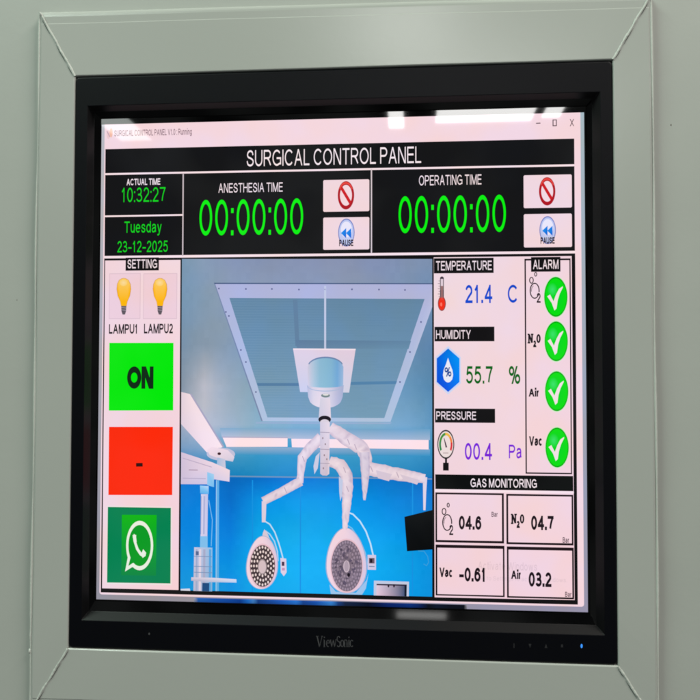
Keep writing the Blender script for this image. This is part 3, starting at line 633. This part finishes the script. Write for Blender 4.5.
# --- the photograph of an operating theatre shown in the middle of the screen
A = Art()
cols = [182, 205, 232, 260, 300, 340, 380, 410, 432.2]
rows = [(259, [(112, 146, 176), (126, 150, 180), (124, 142, 176), (122, 140, 176), (124, 140, 176), (126, 140, 174), (122, 138, 172), (120, 140, 172), (116, 138, 170)]),
        (300, [(110, 144, 172), (120, 148, 176), (130, 152, 180), (132, 152, 182), (130, 150, 180), (130, 150, 180), (124, 146, 178), (110, 140, 174), (100, 134, 170)]),
        (345, [(112, 140, 166), (126, 148, 172), (124, 150, 178), (120, 152, 182), (120, 150, 182), (120, 150, 182), (108, 144, 180), (92, 132, 172), (84, 126, 168)]),
        (385, [(120, 142, 166), (178, 182, 194), (140, 164, 188), (118, 158, 188), (116, 158, 190), (118, 158, 190), (108, 152, 188), (92, 142, 180), (76, 130, 174)]),
        (425, [(150, 166, 190), (176, 186, 206), (150, 176, 204), (126, 172, 206), (120, 170, 206), (122, 170, 206), (118, 168, 206), (108, 160, 200), (86, 146, 192)]),
        (448, [(110, 150, 190), (120, 160, 195), (80, 156, 200), (52, 152, 204), (50, 152, 206), (56, 154, 206), (60, 154, 204), (60, 150, 200), (50, 140, 192)]),
        (476, [(0, 104, 176), (0, 112, 184), (10, 122, 190), (20, 130, 194), (24, 134, 200), (26, 134, 200), (28, 134, 198), (26, 128, 192), (18, 118, 184)]),
        (478.5, [(0, 112, 205), (0, 112, 206), (0, 96, 190), (0, 104, 200), (0, 116, 212), (0, 120, 214), (0, 112, 208), (0, 106, 202), (0, 98, 194)]),
        (500, [(0, 120, 214), (0, 120, 212), (0, 104, 204), (0, 140, 228), (0, 150, 236), (0, 146, 234), (0, 132, 226), (0, 122, 216), (0, 114, 208)]),
        (540, [(0, 128, 220), (0, 130, 220), (0, 124, 220), (6, 164, 240), (8, 168, 242), (6, 166, 242), (0, 158, 238), (0, 146, 232), (0, 132, 222)]),
        (570, [(0, 140, 226), (0, 142, 228), (0, 140, 228), (10, 170, 240), (10, 172, 242), (10, 170, 242), (6, 164, 238), (4, 152, 232), (0, 140, 226)]),
        (598, [(10, 150, 230), (10, 150, 228), (4, 140, 228), (6, 158, 234), (8, 166, 238), (8, 164, 238), (4, 156, 234), (0, 148, 230), (0, 140, 226)])]
def botv(u): return 590.0 + (u - 180) * 0.0262
def pl(u, v_): return u - 1.6 * (v_ - 259) / 330 * (1 if u < 300 else 0)
SUB = 6
def smp(i, j, a, b_):
    c00, c01, c10, c11 = rows[i][1][j], rows[i][1][j + 1], rows[i + 1][1][j], rows[i + 1][1][j + 1]
    return tuple((c00[k] * (1 - b_) + c01[k] * b_) * (1 - a) + (c10[k] * (1 - b_) + c11[k] * b_) * a for k in range(3))
for i in range(len(rows) - 1):
    for j in range(len(cols) - 1):
        for p in range(SUB):
            for q in range(SUB):
                px, cl = [], []
                for a, b_ in ((p, q), (p, q + 1), (p + 1, q + 1), (p + 1, q)):
                    a, b_ = a / SUB, b_ / SUB
                    vv_ = rows[i][0] + (rows[i + 1][0] - rows[i][0]) * a; uu = cols[j] + (cols[j + 1] - cols[j]) * b_
                    vv_ = min(vv_, botv(uu)); px.append((pl(uu, vv_), vv_)); cl.append(smp(i, j, a, b_))
                g_ = random.gauss(0, 0.7); wl_ = 1 if i > 6 else 0; cl = [(max(0, c[0] + g_ + (6 if wl_ else 10)), c[1] + g_ + (9 if wl_ else 9), c[2] + g_ + (2 if wl_ else 4)) for c in cl]
                A.pp(px, cl, 4)
WL = (236, 222, 232); LV = (216, 210, 232)
# ceiling-wall edge and joints of the wall panels
A.pp([(222, 475.4), (432, 478.2), (432, 479.6), (222, 476.8)], (110, 150, 190), 5)
for u in (252, 300, 412): A.pp([(u, 480), (u + 1.2, 480), (u + 1, botv(u)), (u - .2, botv(u))], (20, 150, 230), 5)
# filter panel in the ceiling
A.pp([(215, 284), (432.2, 284), (432.2, 307), (390.5, 421.8), (262.5, 421.2)], [(176, 184, 222), (178, 184, 220), (186, 194, 224), (176, 200, 228), (176, 200, 230)], 5)
A.pp([(214, 282.8), (432.2, 283.2), (432.2, 284.3), (214.6, 284)], (70, 92, 130), 6)
A.pp([(214, 283), (215.3, 284), (262.8, 421), (261.4, 421)], (120, 140, 176), 6)
A.pp([(229.5, 298), (424.6, 299), (384.3, 418), (267.5, 417.4)], [(104, 142, 170), (98, 136, 166), (116, 160, 190), (124, 164, 192)], 6)
for r_ in range(46):                        # rows of fine holes in the filter sheet
    t0 = (r_ + .1) / 46; t1 = t0 + .42 / 46
    for c_ in range(6):
        k0, k1 = c_ / 6, (c_ + 1) / 6; q = random.gauss(0, .8)
        e = lambda t, k: (229.5 + 38 * t + k * (195.1 - 78.3 * t), 298 + 119.6 * t + k * (1 - .4 * t))
        A.pp([e(t0, k0), e(t0, k1), e(t1, k1), e(t1, k0)], (98 + 20 * t0 + q, 137 + 24 * t0 + q, 166 + 24 * t0 + q), 6.4)

A.pp([(295, 340), (411, 341), (408.5, 349), (297, 348)], [(94, 126, 158), (98, 136, 166), (104, 146, 174), (102, 134, 164)], 7)
A.pp([(293, 300), (297.5, 300), (299.5, 346), (295.5, 346)], (98, 132, 162), 7)
A.pp([(257, 383), (303, 383), (303, 386), (258, 386)], (84, 128, 168), 7); A.pp([(346, 382), (397, 381), (396, 384), (346, 385)], (84, 134, 174), 7)
A.pp([(324.2, 286), (326.2, 286), (326.2, 353), (324.2, 353)], (196, 206, 230), 8)
for u, v_ in [(219, 288.6), (246, 289), (272, 289), (299, 289.6), (325, 289.4), (352, 289.4), (379, 289.6), (405, 290), (226, 312), (229, 316), (241, 350), (246, 362), (256, 392), (421, 322), (410, 352), (400, 382)]: A.ell(u, v_, .9, .9, (96, 104, 150), 8, 8)
# mounting plate and drum
A.pp([(293.2, 349.2), (355.6, 349.6), (349.2, 392.6), (300.2, 392)], [(226, 214, 232), (228, 210, 226), (210, 216, 238), (206, 212, 238)], 9)
A.pp([(293.2, 348.4), (355.8, 348.8), (355.6, 350.2), (293.2, 349.8)], (246, 232, 240), 10)
def barrel(cu, r0, r1, vt, vb, et, eb, ramp, layer, n=18):   # an upright drum seen from below, shaded round its side
    for k in range(n):
        a, c = -1 + 2 * k / n, -1 + 2 * (k + 1) / n
        def cc(x, lo): t = (x + 1) / 2 * (len(ramp) - 1); i_ = min(int(t), len(ramp) - 2); f_ = t - i_; return tuple((ramp[i_][q] * (1 - f_) + ramp[i_ + 1][q] * f_) * (1.0 if lo else .97) for q in range(3))
        h = lambda x: math.sqrt(max(0, 1 - x * x))
        A.pp([(cu + r0 * a, vt - et * h(a)), (cu + r0 * c, vt - et * h(c)), (cu + r1 * c, vb + eb * h(c)), (cu + r1 * a, vb + eb * h(a))], [cc(a, 0), cc(c, 0), cc(c, 1), cc(a, 1)], layer)
barrel(325.6, 17.9, 17.6, 367, 386, 10.2, 3, [(216, 212, 230), (178, 206, 226), (146, 194, 216), (140, 192, 214), (134, 188, 216), (118, 176, 222), (160, 192, 228)], 10)
A.ring(325.6, 366.6, 17.9, 10.0, 1.0, (112, 140, 178), 11, 15, 165, 24, 1.6)
barrel(325.5, 18.4, 17.2, 385, 397, -2.6, 11, [(196, 200, 226), (226, 222, 236), (236, 226, 238), (224, 222, 236), (214, 214, 234), (190, 196, 228), (170, 184, 222)], 13)
A.ring(325.5, 386, 18.4, 5.5, .8, (170, 190, 220), 14, 180, 360, 20)
A.ell(325.6, 395.5, 4.4, 2.0, (120, 140, 140), 14); A.ell(325.8, 394.6, 3.0, 1.0, (226, 226, 220), 15)
# shaft
A.pp([(320.4, 398), (330.2, 398), (331.2, 420), (318.6, 420)], [(216, 214, 226), (232, 222, 232), (228, 216, 228), (206, 206, 224)], 16)
A.ell(324.8, 419.4, 6.3, 3.8, (28, 24, 34), 17); A.ell(324.8, 422.2, 4.6, 3.0, (222, 214, 222), 18)
# bars of light on the ceiling
A.pp([(181.4, 392), (190, 394), (222.6, 447), (207, 452.5), (181.2, 424)], [(228, 214, 222), (244, 226, 230), (255, 236, 240), (250, 230, 236), (226, 212, 224)], 6)
A.pp([(190, 394), (191.6, 393.6), (224.5, 447), (222.6, 447)], (170, 170, 196), 7)
A.pp([(222.8, 437.6), (287.6, 438.2), (287.6, 446.8), (226.6, 446.8)], (255, 234, 240), 6); A.pp([(291.4, 438.6), (428.6, 440), (428.6, 449.4), (292, 447.2)], (255, 232, 238), 6)
A.pp([(220, 428), (430, 429), (430, 440), (222, 437.6)], [(132, 176, 208), (104, 164, 202), (160, 186, 214), (186, 198, 220)], 5)
A.pp([(226, 446.6), (430, 449), (430, 456), (228, 455)], [(150, 182, 212), (120, 170, 208), (54, 150, 200), (60, 154, 202)], 5)
A.pp([(222, 436.4), (288, 437.2), (288, 438.2), (222, 437.6)], (176, 176, 204), 7)
A.pp([(256, 421.8), (392, 422.4), (390, 424), (256, 423.6)], (150, 180, 214), 6)
# arms of the ceiling lamp
def wrap(pts, wd, L, seed, amp=.9, base=(226, 212, 224)):
    rg = random.Random(seed); P_ = []
    for k in range(len(pts) - 1):
        (a, b_), (c, d) = pts[k], pts[k + 1]; n = max(2, int(math.hypot(c - a, d - b_) / 2.6))
        for t in range(n + (k == len(pts) - 2)):
            f_ = t / n; P_.append((a + (c - a) * f_, b_ + (d - b_) * f_, wd[k] + (wd[k + 1] - wd[k]) * f_))
    rows_ = []
    for k, (u, v_, wq) in enumerate(P_):
        a, c = P_[max(0, k - 1)], P_[min(len(P_) - 1, k + 1)]; l = math.hypot(c[0] - a[0], c[1] - a[1]) or 1
        nx, ny = (c[1] - a[1]) / l, -(c[0] - a[0]) / l
        rr = []
        for q in (-1, -.45, .1, .6, 1):
            o_ = q * wq / 2 + (rg.gauss(0, amp * .26) if abs(q) == 1 else rg.gauss(0, amp * .5))
            lum = rg.gauss(0, 3.2) + (8 if -.5 <= q <= .2 else -16 if q in (1, -1) else 0)
            if rg.random() < .05: lum -= 20
            rr.append(((u + nx * o_, v_ + ny * o_), tuple(max(0, min(252, base[i_] + lum * (1.05, 1.1, .8)[i_])) for i_ in range(3))))
        rows_.append(rr)
    for r0, r1 in zip(rows_, rows_[1:]):
        for q in range(4): A.pp([r0[q][0], r0[q + 1][0], r1[q + 1][0], r1[q][0]], [r0[q][1], r0[q + 1][1], r1[q + 1][1], r1[q][1]], L)
def limb(pts, wd, c, L=18):
    A.line(pts, [q + 1.0 for q in (wd if isinstance(wd, (list, tuple)) else [wd] * len(pts))], (156, 160, 192), L); A.line(pts, wd, c, L + 1)
    A.line([(p[0] - .8, p[1] - 1.0) for p in pts], [q * .45 for q in (wd if isinstance(wd, (list, tuple)) else [wd] * len(pts))], (242, 230, 236), L + 2)
wrap([(330, 427), (346, 438), (362, 448), (366, 456), (367, 468)], [11, 14, 14, 12, 10], 18, 3)
wrap([(364, 467.5), (384, 471.5), (402, 475), (425, 478.5)], [13, 14, 12.5, 9.5], 19, 8)
wrap([(364.5, 452), (365.4, 470), (365, 486), (364.6, 500)], [10, 9, 6, 2.4], 21, 33, .5, (212, 204, 224))
A.pp([(376, 470), (392, 474), (389, 481), (378, 478)], (216, 204, 220), 22); A.pp([(400, 474), (420, 480), (417, 484.4), (404, 480)], (216, 204, 220), 22)
A.line([(425, 477), (424.6, 492), (424.4, 510)], [4.4, 3.2, 2.2], (224, 216, 230), 19)
wrap([(321.5, 437), (311, 447), (302.5, 457.5), (300.8, 472), (300, 483)], [10.5, 10.5, 9.5, 7, 7], 18, 5, .4)
wrap([(301, 481), (281, 492), (263.4, 501)], [9.4, 8.8, 8.2], 21, 11, .25, (224, 208, 216))
A.line([(264.4, 501), (264.2, 512), (264, 522)], [4.6, 4.2, 3.6], (222, 212, 226), 24)
A.pp([(316, 456), (320, 452), (318, 468), (314.6, 474), (313.6, 466)], (206, 208, 228), 22)
wrap([(329.6, 461), (340, 464.5), (346.6, 475), (347.6, 490), (346.4, 506), (344.8, 529)], [10, 12.5, 12.6, 11, 8.6, 4.8], 21, 21)
A.pp([(339, 476), (343, 480), (342, 496), (340.4, 501), (339.4, 492)], (196, 208, 232), 24)
A.pp([(320.2, 422), (330.0, 422), (329.4, 473.6), (327, 475.4), (322.6, 475.2), (320.4, 473.4)], [(214, 208, 222), (236, 224, 232), (230, 216, 226), (204, 192, 208), (198, 190, 208), (206, 198, 216)], 25)
for q in (432, 449, 463): A.line([(320.4, q), (329.8, q + .4)], .7, (170, 160, 180), 26)
for u, v_ in ((323, 438), (325.5, 444), (324.5, 455), (327, 459), (323.6, 468)): A.ell(u, v_, .7, 1.1, (150, 130, 140), 26, 8)
for u, v_ in ((304, 459), (349, 442), (372, 469), (398, 475), (345, 470), (348, 489), (286, 490), (356, 447)): A.line([(u - 1.4, v_ - 3), (u + .8, v_ + 2.5)], .8, (186, 170, 190), 24)
# left lamp head
A.pp([(264.6, 529), (267.6, 533), (271, 541), (262, 541), (263, 533)], (216, 206, 222), 18)
def head(cu, cv, prof, rx, ry, cy_in, dark, dots, dot_col, hub):
    A.pp([(cu + a * 1.05, cv + b_ * 1.02) for a, b_ in prof], (160, 180, 214), 19)
    A.pp([(cu + a, cv + b_) for a, b_ in prof], [(244, 218, 228) if a < 4 else (222, 206, 226) for a, b_ in prof], 20)
    A.ell(cu + .4, cy_in, rx + 1, ry + 1.6, (232, 196, 206), 21); A.ell(cu + .4, cy_in, rx, ry, dark, 22)
    for rr, n in dots:
        for k in range(n):
            a = 2 * math.pi * (k + .5 * (n % 2)) / n
            A.ell(cu + .4 + rx * rr * math.cos(a), cy_in + ry * rr * math.sin(a), 0.9, 1.45, dot_col, 23, 8)
    A.ell(cu + .2, cy_in + .8, hub[0] + .8, hub[1] + 1.2, tuple(int(q * .72) for q in hub[2]), 24); A.ell(cu + .2, cy_in + .8, hub[0], hub[1], hub[2], 25)
def egg(rx, top, bot, sk=0): return [(rx * math.sin(2 * math.pi * k / 40) * (1 - 0.12 * math.cos(2 * math.pi * k / 40)) + sk * math.cos(2 * math.pi * k / 40), (-top if math.cos(2 * math.pi * k / 40) > 0 else -bot) * math.cos(2 * math.pi * k / 40)) for k in range(40)]
head(262.4, 563.5, egg(15.2, 27.5, 25, 1.0), 12.4, 20.8, 565.6, (70, 58, 62), [(.90, 24), (.69, 19), (.47, 12)], (236, 220, 214), (3.8, 6.6, (214, 196, 198)))
head(346.4, 563.0, egg(19.6, 35, 29.5, -.6), 15.4, 25.6, 565.4, (118, 106, 122), [(.92, 34), (.76, 28), (.58, 22), (.42, 15)], (158, 142, 160), (2.6, 5.0, (176, 162, 178)))
for k in range(70):
    a = random.uniform(0, 6.28); r0 = random.uniform(.25, .8); A.ell(346.8 + 15 * r0 * math.cos(a), 565.4 + 25 * r0 * math.sin(a), random.uniform(.7, 1.5), random.uniform(.9, 2.2), random.choice([(84, 74, 92), (138, 124, 140), (96, 86, 108)]), 24, 8)
A.ell(348.8, 574.5, 1.5, 2.0, (28, 20, 34), 26); A.ring(346.6, 566, 3.2, 6.0, .9, (206, 190, 204), 26)
A.pp([(329.5, 584), (336, 591.4), (356, 592.4), (366.5, 580), (368.6, 573), (366, 588), (362, 594.4), (331, 593.6)], (158, 200, 236), 18)
# cables and handle boxes
def arc(pts, wd, c, L): A.line(pts, wd, c, L)
arc([(265, 521), (270, 524), (275, 532), (279, 543), (281.6, 552), (283.4, 559)], 1.3, (190, 226, 250), 17)
arc([(265.6, 530.6), (270, 534), (274.6, 541), (277.6, 551), (278.2, 561)], 1.2, (176, 216, 248), 17)
A.pp([(280.6, 557.6), (286.4, 558.4), (286.8, 572), (284, 576), (281, 572)], (226, 212, 228), 18); A.box(282.0, 561.4, 284.6, 565.6, (74, 52, 78), 19); A.box(282.2, 567.6, 285, 570.2, (196, 150, 190), 19)
arc([(347.6, 512), (353, 514), (360, 521), (366, 531), (370.4, 543), (373.2, 555)], 1.5, (196, 230, 250), 17)
arc([(346, 524), (352, 528), (360, 540), (365.6, 553), (367.6, 565)], 1.0, (120, 196, 240), 17)
A.box(367.6, 554.6, 376.0, 569.6, (214, 206, 226), 18); A.box(369.0, 557.6, 374.6, 563.2, (110, 92, 104), 19); A.box(370, 558.6, 372.4, 562.4, (34, 24, 36), 20); A.line([(369, 566), (374.6, 566.2)], .9, (110, 140, 170), 19)
arc([(418, 550.5), (424, 551), (427.6, 556), (428.6, 562), (426.6, 565.4), (423.6, 563.6)], .8, (60, 160, 220), 17)
# wall screen, cabinet
A.pp([(404.4, 516.6), (432.2, 509.8), (432.2, 549.2), (407.0, 551.0)], [(14, 18, 20), (6, 8, 12), (4, 6, 8), (10, 12, 14)], 17)
A.pp([(374.0, 580.4), (409.0, 581.4), (408.8, 596.0), (373.8, 595.1)], (196, 206, 226), 17); A.pp([(376.6, 583.6), (406.8, 584.4), (406.6, 595.9), (376.4, 595.1)], [(226, 206, 220), (26, 60, 96), (10, 66, 110), (232, 202, 216)], 18)
A.pp([(376.6, 583.4), (406.8, 584.2), (406.8, 585.6), (376.6, 584.9)], (50, 40, 60), 19)
for u in (388.5, 394): A.ell(u, 585.4, .9, 1.8, (40, 26, 44), 20, 8)
A.pp([(404.6, 584.4), (406.8, 584.4), (406.6, 595.9), (404.4, 595.8)], (20, 30, 48), 19)
# ceiling pendant on the left
A.ell(221, 454, 14.2, 6.4, (196, 198, 222), 9); A.pp([(207, 450), (212, 446.6), (228, 450), (234.6, 457), (233, 461.6), (222, 459.5), (210, 455)], [(246, 224, 232), (248, 226, 232), (238, 220, 232), (222, 214, 232), (196, 206, 230), (226, 214, 228), (240, 220, 228)], 10)
A.ell(219.4, 453.6, 1.8, 1.4, (60, 30, 40), 12, 10); A.pp([(217.6, 457.4), (225.4, 459), (226, 470), (216.6, 468)], [(170, 196, 226), (200, 206, 228), (210, 210, 230), (150, 194, 230)], 11)
A.pp([(181.4, 452), (213, 462.4), (230, 470), (229.6, 481.6), (214.6, 479.2), (207.6, 484.2), (181.0, 484)], [(214, 198, 216), (240, 220, 230), (242, 224, 234), (226, 216, 236), (216, 210, 232), (210, 200, 222), (206, 194, 216)], 12)
A.pp([(207.4, 472), (214.2, 474), (214.2, 487), (207.4, 485)], [(150, 206, 240), (170, 214, 242), (120, 196, 240), (150, 204, 240)], 13); A.line([(189, 469.8), (198, 470)], .7, (150, 120, 140), 13)
A.line([(217.8, 480), (217.4, 591)], 3.0, (96, 178, 232), 8); A.line([(216.6, 480), (216.2, 591)], .8, (160, 206, 240), 9)
A.pp([(201.2, 494), (208.2, 494), (207.4, 546), (200.6, 546)], [(220, 214, 232), (196, 200, 230), (206, 206, 234), (222, 214, 234)], 11)
A.pp([(200.2, 485.4), (208.8, 486), (208.9, 494), (200.4, 493.4)], [(150, 210, 242), (190, 220, 244), (100, 186, 236), (96, 180, 232)], 12); A.pp([(200.4, 536), (207.8, 536), (207.8, 548), (200.2, 548)], (130, 196, 238), 12)
A.pp([(194.4, 547), (212.6, 547.4), (212.4, 591.2), (193.6, 590.7)], [(206, 204, 226), (150, 196, 230), (130, 180, 222), (190, 192, 216)], 13)
for u, c_, wd in ((197, (160, 176, 210), 1.6), (200.4, (226, 216, 230), 2.2), (204.6, (170, 176, 204), 2.2), (210.4, (90, 170, 226), 2.2)): A.line([(u, 549), (u - .4, 590.6)], wd, c_, 14)
for v_ in (556, 566, 572): A.line([(194.4, v_), (212.2, v_ + .5)], .7, (120, 150, 190), 15)
A.line([(204.6, 496), (204, 534)], 1.6, (176, 182, 216), 12); A.line([(201.4, 496), (200.9, 534)], .7, (150, 160, 200), 12)
A.box(196, 551, 199, 555, (90, 110, 150), 15); A.line([(183, 458), (212, 467)], .8, (190, 176, 198), 13); A.line([(183, 478), (206, 478.6)], .8, (184, 172, 196), 13)
A.line([(209, 500), (212.6, 520), (211.4, 546)], .8, (120, 190, 236), 12)
A.pp([(202.6, 582.6), (209.6, 582.8), (209.4, 591), (202.4, 590.8)], (26, 76, 130), 15)
A.pp([(191.6, 577), (212, 577.4), (236.6, 579), (236.8, 582.4), (210, 581.8), (191.4, 580.4)], [(220, 212, 230), (226, 222, 238), (214, 224, 244), (186, 212, 242), (206, 206, 228), (180, 180, 206)], 16)
A.pp([(181.0, 588.6), (190, 588.2), (190.6, 590.6), (181, 590.2)], (214, 224, 240), 16)
theatre = A.build('theatre_picture', screen)

# ------------------------------------------------------------------ marks on the bezel
def mark(name, pts_list, m, z=ZB + 0.00006):
    vv, ff = [], []
    for pts in pts_list:
        i = len(vv); vv += [W(*P(u, v_, z), z) for u, v_ in pts]; ff.append(tuple(range(i, i + len(pts))))
    return mesh_obj(name, vv, ff, m, mon)
def strokes(segs):
    out = []
    for k, (a, b_, c, d, w_) in enumerate(segs):
        L = math.hypot(c - a, d - b_) or 1; nx, ny = -(d - b_) / L * w_ / 2, (c - a) / L * w_ / 2
        out.append([(a + nx, b_ + ny), (c + nx, d + ny), (c - nx, d - ny), (a - nx, b_ - ny)])
    return out
def arcs(cu, cv, rx, ry, a0, a1, w0, w1, n=14):
    out = []
    for k in range(n):
        q = []
        for i, s_ in ((k, 1), (k + 1, 1), (k + 1, -1), (k, -1)):
            a = math.radians(a0 + (a1 - a0) * i / n); t = abs(math.cos(a)); h = (w0 + (w1 - w0) * (1 - t)) / 2
            q.append((cu + (rx + s_ * h) * math.cos(a), cv - (ry + s_ * h) * math.sin(a)))
        out.append(q)
    return out
bs, ct, xt = 646.4, 635.8, 639.4            # foot line, capital height, small letter height
lg = strokes([(317.2, ct, 320.2, bs, 1.3), (320.2, bs, 323.2, ct, .6), (315.9, ct, 318.8, ct, .6), (322, ct, 324.4, ct, .6),           # V
              (325.8, xt, 325.8, bs, 1.1), (324.7, bs, 327, bs, .5), (324.8, xt, 325.8, xt, .5), (325.3, 636.9, 326.4, 636.9, 1.2),      # i
              (328.4, 642.6, 332.0, 642.6, .6),                                                                                       # e
              (333.0, xt, 334.9, bs, 1.1), (334.9, bs, 336.4, xt, .5), (336.4, xt, 338.3, bs, 1.1), (338.3, bs, 339.8, xt, .5), (332.4, xt, 334, xt, .5), (339, xt, 340.4, xt, .5)])
lg += arcs(330.3, 643, 1.8, 3.3, 0, 300, 1.1, .5)
lg += arcs(342.9, 638.5, 1.8, 2.5, 30, 270, .9, .7) + arcs(342.9, 643.8, 1.8, 2.5, 90, -150, 1.1, .7)                                    # S
lg += arcs(347.2, 643, 1.8, 3.3, 0, 360, 1.1, .5)                                                                                    # o
lg += strokes([(350.1, xt, 350.1, bs, 1.1), (349.2, bs, 351.2, bs, .5), (353.0, 641.4, 353.0, bs, 1.1), (352.2, bs, 354, bs, .5)]) + arcs(351.6, 641.8, 1.5, 2.3, 0, 160, .9, .6)
lg += strokes([(355.3, xt, 355.3, bs, 1.1), (354.4, bs, 356.3, bs, .5), (354.8, 636.9, 355.8, 636.9, 1.2)])
lg += arcs(358.6, 643, 1.8, 3.3, 40, 320, 1.1, .5)
k_ = (353.4 - 316.0) / (360.6 - 315.9)
lg = [[(316 + (u - 315.9) * k_, v_ + 0.4) for u, v_ in q] for q in lg]
mark('brand_lettering', lg, M_logo)
for u, sh in ((514, 'l'), (530, 'd'), (546, 'u'), (562, 'b')):
    q = {'l': strokes([(u, 643.4, u, 648, .9)]), 'd': [[(u - 1.4, 643.8), (u + 1.4, 643.8), (u, 648)]], 'u': [[(u - 1.4, 648), (u + 1.4, 648), (u, 643.8)]], 'b': [[(u - 1, 644.4), (u + 1, 644.4), (u + 1, 647.4), (u - 1, 647.4)]]}[sh]
    mark('touch_key', q, M_key)
mark('power_light', [[(581.6 + 1.05 * math.cos(2 * math.pi * k / 16), 646.0 + 2.1 * math.sin(2 * math.pi * k / 16)) for k in range(16)]], M_led)
mark('key_mark', [[(149.2 + .9 * math.cos(2 * math.pi * k / 10), 633.8 + 1.2 * math.sin(2 * math.pi * k / 10)) for k in range(10)]], M_logo)
